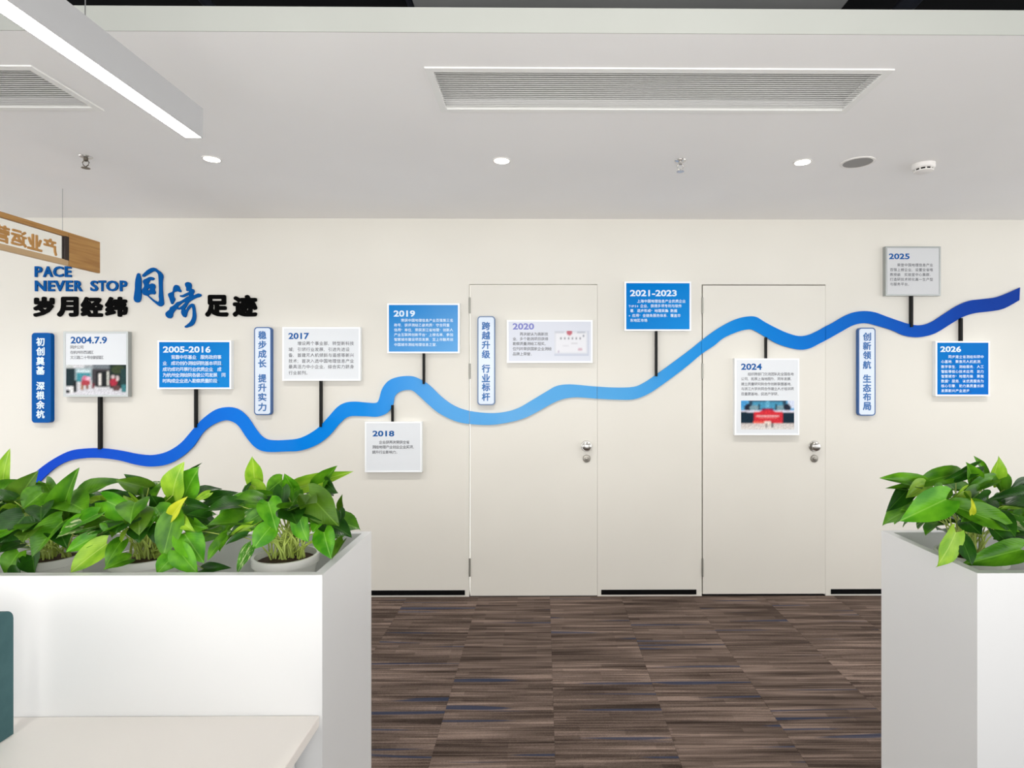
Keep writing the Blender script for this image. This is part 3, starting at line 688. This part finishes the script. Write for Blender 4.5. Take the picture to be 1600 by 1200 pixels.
pic24 = ('photograph', (1158, 626, 1241, 671), [('r', 0, 0, 1, 1, (86,160,208)), ('r', 0, 0, .12, .2, (70,150,206)), ('r', .88, 0, 1, .25, (206,214,232)), ('r', .14, .0, .86, .32, (40,70,92)), ('r', .22, .03, .78, .3, (70,146,180)), ('r', .46, .02, .54, .3, (100,170,200)),
    ('e', .06, .12, .2, .36, (28,34,52)), ('e', .16, .16, .34, .36, (120,150,160)), ('e', .66, .16, .84, .36, (120,150,160)), ('e', .8, .12, .94, .36, (28,34,52)), ('r', .33, .12, .36, .36, (22,30,40)), ('r', .64, .12, .67, .36, (22,30,40)),
    ('r', 0, .34, 1, .42, (216,214,228)), ('r', 0, .42, 1, .82, (14,38,54)), ('r', .0, .38, .12, .44, (30,50,60)), ('r', .40, .26, .60, .46, (110,40,80)), ('r', .24, .40, .78, .80, (206,44,56)), ('e', .34, .32, .66, .5, (206,44,56)), ('r', .28, .52, .72, .56, (228,170,170)), ('r', .34, .60, .68, .62, (222,120,120)), ('r', .23, .72, .50, .80, (226,92,76)),
    ('r', 0, .80, 1, 1, (206,198,194)), ('r', .0, .92, 1, 1, (214,210,206)), ('r', .44, .72, .56, .86, (222,208,198)), ('r', .57, .76, .60, .94, (30,22,40)), ('r', .47, .8, .49, .94, (120,110,110))])
plaque((1148,560,1249,680), 'tall white plaque headed 2024 on the right door, with a photograph of a red stage', False, '2024', (1158,568,1190.5,578), ['　　组织跨部门交流团队赴全国各地', '公司，拓展上海地图外，同年发展，', '建立质量研究院合作创新联盟基地，', '与浙江大学共同合作建立人才培训项', '目重要基地，促进产学研。'], 1158, 5.55, (584.5,592,600,607.5,615.5), 5.2, (1197, 527, 561, 3.2), front=alu_white, panel=W, pic=pic24)
plaque((1384,385,1470,462), 'grey-framed white plaque headed 2025, above the ribbon at the far right', False, '2025', (1389,396,1421.5,405), ['　　荣登中国地理信息产业', '百强上榜企业，设置全省唯', '教授级　实验室中心集群，', '打造研技术转化高一生产型', '与服务平台。'], 1390.5, 5.65, (414,421.5,429,436.5,444), 5.3, (1424.5, 462, 511, 4), front=alu_grey, panel=mat('panel_grey_white', (206,208,210), .4, **{'Specular IOR Level': .2}))
plaque((1462,533,1547,619), 'blue plaque headed 2026, below the ribbon at the far right', True, '2026', (1469.5,541,1502,550), ['　　同步建立省测绘科研中', '心基地，聚焦无人机航测，', '数字孪生，测绘服务，人工', '智能等核心技术应用，助力', '智慧城市“地理先锋，聚焦', '数据”服务，以优质服务为', '核心引擎，助力高质量长续', '发展新兴产业进步。'], 1470.5, 5.6, (557.5,565,573,580.5,588,595.5,603,610.5), 5.2, (1502, 497, 533, 4), front=alu_white, panel=blueC)

# slogan boards
def rrect(x0, x1, z0, z1, r, n=6):
    out = []
    for cx, cz, a0 in ((x1-r, z1-r, 0), (x0+r, z1-r, 90), (x0+r, z0+r, 180), (x1-r, z0+r, 270)):
        for k in range(n+1):
            a = math.radians(a0+90*k/n); out.append((cx+r*math.cos(a), cz+r*math.sin(a)))
    return out
edge_blue = mat('slogan_edge_blue', (22,84,148), .3); slogan_white = mat('slogan_white', (212,224,238), .2); sl_txt = mat('slogan_text_blue', (28,100,168), .3); solid_blue = mat('slogan_blue', (0,84,160), .2, **{'Specular IOR Level': .06})
edge_pale = mat('slogan_edge_greyblue', (96,122,160), .3)
def slogan(rect, label, s, cx, ys, solid=False, edge=edge_blue):
    Ys = D-.030
    x0, x1, z0, z1 = R(*rect, Y=Ys)
    t = empty('slogan_board', ((x0+x1)/2, D, z0), label, 'sign', 'upright slogan boards on the wall')
    MB().prism_xz(rrect(x0, x1, z0, z1, .022), Ys, D).build('board', solid_blue if solid else edge, t)
    if not solid:
        e = .0075
        MB().prism_xz(rrect(x0+e, x1-e, z0+e, z1-e, .016), Ys-.001, Ys+.001).build('face', slogan_white, t)
    for ch, y in zip(s, ys):
        fl = Flat(); zc = PZ(cx, y, Ys); xc = PX(cx, Ys); h = .0292
        fl.text_fit(ch, xc-h, xc+h, zc-h, zc+h, bold=.034)
        fl.build_y('character', print_white if solid else sl_txt, Ys-.0018, t)
slogan((49.5,520,79.5,660.5), 'solid blue upright board with white characters, at the left end of the wall', '初创奠基深根余杭', 63.5, (534,549,564,578.7,603,617.7,632.5,647), True)
slogan((397,511,424,648.5), 'pale upright board with a blue edge, between the 2005-2016 and 2017 plaques', '稳步成长提升实力', 410, (523.7,538.8,553,567.8,591,605.6,620.5,636))
slogan((746,494,773.5,633), 'pale upright board with a grey-blue edge, on the left door', '跨越升级行业标杆', 759.3, (509.5,524.2,539,553.5,576,590.7,604.8,620), edge=edge_pale)
slogan((1341,512,1368,649.5), 'pale upright board with a blue edge, right of both doors under the ribbon', '创新领航生态布局', 1354.5, (526,540.5,555,570,591.5,606,620,634.7))

# ------------------------------------------------------------------ planters and desk
ZT = 1.075; YN, YF = 1.34, 1.722; TW = .022; ZB = .925
def planter(x0, x1, label):
    t = empty('planter_cabinet', ((x0+x1)/2, (YN+YF)/2, 0), label, 'planter', 'white planter cabinets')
    box('front_panel', x0, x1, YN, YN+TW, 0, ZT, white_lam, t)
    box('back_panel', x0, x1, YF-TW, YF, 0, ZT, white_lam, t)
    box('side_panel', x0, x0+TW, YN+TW, YF-TW, 0, ZT, white_lam, t); box('side_panel', x1-TW, x1, YN+TW, YF-TW, 0, ZT, white_lam, t)
    box('tray', x0+TW, x1-TW, YN+TW, YF-TW, ZB-.02, ZB, white_lam, t)
    return t
LX1 = PX(503.5, YN); RX0 = PX(1527, YN)
planter(LX1-2.2, LX1, 'white planter cabinet at the left, behind the desk, holding a row of potted plants')
planter(RX0, RX0+1.6, 'white planter cabinet at the right edge with leaves spilling over its corner')

t = empty('desk', (LX1-.9, .6, 0), 'off-white desk against the front of the left planter', 'desk')
box('desktop', LX1-1.9, LX1-.006, -.35, YN-.001, .725, .75, desk_m, t, bevel=.0012)
lm = mat('leg_white', (226,226,224), .4)
for x in (LX1-.10, LX1-1.85):
    box('leg', x, x+.05, YN-.08, YN-.03, 0, .722, lm, t, bevel=.002); box('leg', x, x+.05, -.28, -.23, 0, .722, lm, t, bevel=.002)
    box('side_rail', x+.01, x+.04, -.23, YN-.08, .68, .722, lm, t)
box('modesty_panel', LX1-1.8, LX1-.11, YN-.02, YN-.004, .35, .722, mat('modesty_dark', (52,66,78), .5), t)

# teal desk screen
sx = PX(21, 1.274)
pts = []
yy0, yy1, zz0, zz1, r = .15, 1.274, .751, PZ(12, 951, 1.27), .022
poly = [(yy0, zz0), (yy1, zz0)]+[(yy1-r+r*math.cos(math.radians(a)), zz1-r+r*math.sin(math.radians(a))) for a in range(0, 91, 15)]+[(yy0+r-r*math.sin(math.radians(a)), zz1-r+r*math.cos(math.radians(a))) for a in range(0, 91, 15)]
k = len(poly)
o = obj('desk_screen', [(sx-.025, a, b_) for a, b_ in poly]+[(sx, a, b_) for a, b_ in poly], [tuple(range(k-1, -1, -1)), tuple(range(k, 2*k))]+[(i, (i+1) % k, (i+1) % k+k, i+k) for i in range(k)], teal_m)
tag(o, 'dark teal fabric divider with a rounded corner standing on the desk', 'desk screen')

# ------------------------------------------------------------------ plants
ROWS = [0, .05, .13, .24, .38, .53, .67, .79, .89, .96, 1.0]
WID = [.22, .36, .46, .52, .525, .475, .385, .265, .15, .06, .0]
COLS = [-1, -.55, 0, .55, 1]
def leaf_mesh(fold, curl, wave, seed):
    rnd = random.Random(seed); V = []; ph = rnd.random()*6
    for t_, w in zip(ROWS, WID):
        for s in COLS:
            y = t_-.17*abs(s)**1.4*(1-t_)**5
            x = s*w
            z = fold*abs(x)-curl*t_*t_+wave*math.sin(ph+t_*9+s*2)*abs(s)*.5 - .35*fold*x*x*2
            V.append((x, y, z))
    Fc = []
    n = len(COLS)
    for j in range(len(ROWS)-1):
        for i in range(n-1): Fc.append((j*n+i, j*n+i+1, (j+1)*n+i+1, (j+1)*n+i))
    me = bpy.data.meshes.new('leaf'); me.from_pydata(V, [], Fc)
    me.polygons.foreach_set('use_smooth', [True]*len(Fc)); me.materials.append(LM['m']); me.update()
    return me
LEAVES = [leaf_mesh(f, c, w, i) for i, (f, c, w) in enumerate(((.35, .12, .04), (.55, .22, .05), (.25, .32, .06), (.7, .05, .03), (.45, .4, .05), (.15, .15, .07)))]
def place_leaf(plant, base, tip, width, nrm, col, rnd, kind=None):
    d = tip-base; L = d.length
    if L < .01: return
    yv = d.normalized(); n = (nrm-yv*nrm.dot(yv))
    if n.length < .05: n = yv.orthogonal()
    n.normalize(); xv = yv.cross(n).normalized()
    me = LEAVES[kind if kind is not None else rnd.randrange(len(LEAVES))]
    o = bpy.data.objects.new('leaf', me); link(o); o.parent = plant
    o.matrix_local = Matrix.Translation(base-wloc(plant)) @ (Matrix((xv, yv, n)).transposed().to_4x4()) @ Matrix.Diagonal((width, L, L, 1))
    if col != 'm':
        o.material_slots[0].link = 'OBJECT'; o.material_slots[0].material = LM[col]
def pothos(cx, cy, label, heroes, org, scale, nfill, seed, spread=.155, pr=.081, stems=14):
    rnd = random.Random(seed)
    zr = 1.066
    t = empty('potted_pothos', (cx, cy, ZB), label, 'potted plant', 'potted pothos in the planters')
    hgt = zr-ZB
    MB().lathe((cx, cy, ZB), [(pr*.70, 0.0005), (pr*.74, .012), (pr*.95, hgt-.022), (pr*1.03, hgt-.020), (pr*1.03, hgt), (pr*.94, hgt), (pr*.90, hgt-.02), (pr*.88, hgt-.03)], 40, cap1=False).build('pot', pot_m, t, smooth=True)
    MB().lathe((cx, cy, ZB+hgt-.016), [(pr*.90, 0), (pr*.6, .005), (pr*.2, .007)], 32, cap0=False).build('soil', soil_m, t, smooth=True)
    st = MB(); top = Vector((cx, cy, zr-.02))
    def stem(p):
        a = rnd.random()*6.28; r = pr*.62*rnd.random()**.7
        b0 = top+Vector((r*math.cos(a), .012+r*.6*math.sin(a), -.002))
        q = p-b0; mid = b0+q*.5+Vector((0, 0, .30*q.length*(.5+.5*rnd.random())))-Vector((q.x, q.y, 0))*.30
        pts = [b0*(1-u)**2+mid*2*u*(1-u)+p*u*u for u in (0, .2, .4, .6, .8, 1)]
        st.tube(pts, .0024, .0010, 5)
    for h in heroes:
        bx, by, tx, ty, w = h[:5]; col = h[5]; dy = h[6] if len(h) > 6 else None
        bx, by, tx, ty = org[0]+bx/scale, org[1]+by/scale, org[0]+tx/scale, org[1]+ty/scale
        my = (by+ty)/2
        Y0 = dy if dy is not None else cy+.02-.16*max(-.4, min(1, (my-760)/110))+rnd.uniform(-.03, .03)
        base = PT(bx, by, Y0+.012); L = math.hypot(bx-tx, by-ty)
        tipY = Y0-.02-rnd.random()*.02
        if my > 780: tipY = max(tipY, YN+.03)
        tip = PT(tx, ty, max(tipY, YN+.028)); wd = w/scale*Y0/F*1.05
        nrm = Vector((rnd.uniform(-.5, .5), -1, rnd.uniform(.1, .75)))
        place_leaf(t, base, tip, wd, nrm, col, rnd)
        stem(base)
    for k_ in range(nfill):
        a = rnd.random()*6.283; e = rnd.random()
        r = spread*(.35+.6*math.sqrt(rnd.random())); el = rnd.uniform(-.05, 1.15)
        if math.sin(a) < .2: el = max(el, .55)
        base = Vector((cx+r*math.cos(a)*math.cos(el*.6), cy+r*.75*math.sin(a), zr+.02+.19*math.sin(max(0, el))*(1-.3*r/spread)))
        base.y = min(max(base.y, YN+.05), YF+.06)
        outd = Vector((math.cos(a), math.sin(a)*.8, rnd.uniform(-.35, .45))).normalized()
        L = rnd.uniform(.06, .095); tip = base+outd*L
        if tip.y < YN+.02: tip.y = YN+.03
        if tip.z < ZT and abs(tip.y-YN) < .05: tip.z = ZT+.01
        if tip.z < ZB+.03: tip.z = ZB+.04
        place_leaf(t, base, tip, L*rnd.uniform(.72, .95), Vector((outd.x*.4, outd.y*.4-.45, 1)), rnd.choice('mmmdddbodv'), rnd)
        if k_ % 2: stem(base)
    for k_ in range(stems):
        a = rnd.uniform(0, 6.28); p = top+Vector((math.cos(a)*.06*rnd.random()+rnd.uniform(-.05, .05), -.03*rnd.random(), rnd.uniform(.06, .12)))
        stem(p)
    so = st.build('petioles', petiole_m, t, smooth=True); tag(so, kind='stuff')
    return t

P3 = [(370,290,338,50,150,'y'),(330,300,480,440,160,'y'),(270,440,0,600,160,'b'),(260,550,10,780,170,'m'),(640,250,480,370,160,'m'),(740,330,660,195,130,'b'),(790,330,1255,178,150,'y'),(1000,320,1170,115,140,'m'),
 (1080,290,1180,380,150,'d'),(900,390,1165,690,270,'o',1.44),(1220,560,1215,410,70,'o'),(1190,560,1200,700,110,'d'),(640,330,620,530,140,'d'),(760,340,780,570,130,'b'),(500,470,560,680,210,'b',1.45),(810,600,825,840,210,'b',1.45),(1060,600,930,750,170,'b',1.46),
 (1050,770,1095,1000,200,'b',1.43),(1240,850,1110,1015,110,'o',1.45),(520,720,350,905,200,'b',1.43),(470,560,230,690,130,'m'),(330,660,80,785,90,'d'),(400,700,110,800,90,'y'),(290,800,80,865,80,'d'),(330,900,180,1150,120,'v',1.41),(100,800,0,940,130,'m'),(330,300,210,430,50,'d'),
 (300,450,620,390,90,'m'),(240,490,480,500,110,'m'),(600,430,700,600,150,'d'),(850,400,760,540,150,'m'),(560,420,470,560,140,'d'),(900,560,1000,690,150,'m'),(700,480,860,620,150,'d')]
P2 = [(0,480,115,460,90,'y'),(110,460,470,640,220,'b',1.47),(520,330,205,258,160,'o'),(540,380,320,205,140,'d'),(360,440,165,365,90,'d'),(260,400,40,360,40,'d'),(760,400,770,130,240,'y',1.5),(870,420,965,145,280,'b',1.52),(900,200,1000,105,40,'d'),(1080,460,1300,375,130,'d'),(1120,380,960,460,70,'y'),
 (750,610,860,440,110,'Y',1.42),(800,620,930,740,110,'y',1.44),(770,610,650,1010,220,'m',1.42),(600,600,460,830,150,'b',1.44),(1090,630,900,590,140,'d'),(900,680,1060,730,130,'m'),(880,790,1040,1040,240,'b',1.42),(820,950,970,1160,200,'b',1.40),(760,1010,600,1160,180,'b',1.40),(1060,1130,1240,1100,100,'d',1.44),
 (250,860,100,1050,140,'m',1.42),(330,1030,120,1080,130,'m',1.41),(250,720,0,765,140,'v'),(350,430,520,610,90,'y'),(700,560,800,420,170,'m'),(430,680,380,830,130,'d'),(340,720,225,840,120,'y'),(1290,800,1070,1000,120,'m'),(640,560,560,420,160,'d'),(500,480,430,330,140,'m'),(620,700,560,860,140,'d'),(900,500,1060,540,140,'d'),(650,300,560,400,160,'m')]
P1 = [(30,390,5,90,140,'y'),(20,390,330,325,110,'m'),(180,520,210,300,240,'o'),(400,420,210,570,210,'m'),(520,440,350,610,120,'b'),(590,620,645,240,210,'m',1.48),(690,520,855,440,100,'d'),(1010,510,800,480,100,'y'),(620,680,830,540,110,'m'),(980,540,800,600,110,'d'),
 (590,690,225,1015,260,'m',1.42),(230,640,0,880,280,'d',1.44),(560,560,330,690,170,'d'),(180,980,10,1170,190,'m',1.42),(310,1010,320,1180,180,'d',1.42),(150,1080,130,1170,120,'d'),(1000,900,640,1160,200,'y',1.41),(900,830,600,960,130,'b'),(1040,660,830,750,160,'d'),(1030,720,820,785,90,'v'),(150,560,0,585,110,'y'),(190,900,0,960,150,'d'),
 (430,330,520,540,140,'m'),(90,430,0,520,120,'d'),(560,450,450,600,140,'d'),(760,640,640,800,150,'d'),(860,600,700,760,140,'m')]
P5 = [(520,350,225,280,115,'m'),(410,390,238,378,60,'m'),(400,400,270,545,130,'d'),(540,370,400,455,130,'y'),(800,270,525,300,150,'m'),(950,210,690,350,90,'d'),(720,470,380,632,230,'b',1.43),(940,340,930,200,140,'m'),(1080,330,1185,150,140,'y'),(1040,270,1012,142,70,'m'),(1140,270,1190,440,130,'m'),
 (1090,320,880,400,100,'m'),(990,420,860,530,160,'m'),(820,540,1360,725,180,'m',1.44),(1150,460,1100,610,110,'b'),(1290,500,1180,545,90,'y'),(1110,720,1290,870,180,'d',1.43),(800,740,690,1025,180,'y',1.415),(840,780,950,1000,140,'d',1.42),(1330,880,985,965,180,'m',1.41),(1357,420,1180,465,130,'d'),(1357,340,1250,400,110,'d'),
 (860,400,730,530,100,'y'),(1360,580,1270,640,120,'m'),(930,590,950,490,45,'Y',1.42),(880,640,1000,740,150,'d'),(1000,480,1060,620,150,'m'),(700,380,650,480,130,'m'),(1050,470,900,560,150,'d'),(1200,560,1060,640,140,'m')]
pothos(PX(76, 1.53), 1.53, 'potted pothos third from the right in the left planter, with broad drooping leaves', P1, (0, 700), 6.0, 34, 11)
pothos(PX(228, 1.53), 1.53, 'potted pothos second from the right in the left planter, with a bright yellow leaf', P2, (150, 710), 6.314, 34, 22)
pothos(PX(447, 1.53), 1.53, 'potted pothos at the right end of the left planter, beside its side panel', P3, (340, 710), 6.314, 22, 33, stems=30)
pothos(PX(-95, 1.53), 1.53, 'potted pothos at the very left edge of the picture, mostly cut off', [], (0, 700), 6.0, 40, 44)
pothos(max(PX(1517, 1.53), RX0+.022+.085), 1.53, 'potted pothos at the near corner of the right planter, leaves over the edge', P5, (1340, 690), 5.219, 22, 55, stems=24)
pothos(PX(1690, 1.53), 1.53, 'potted pothos at the right edge of the picture, mostly cut off', [], (1340, 690), 5.219, 44, 66)
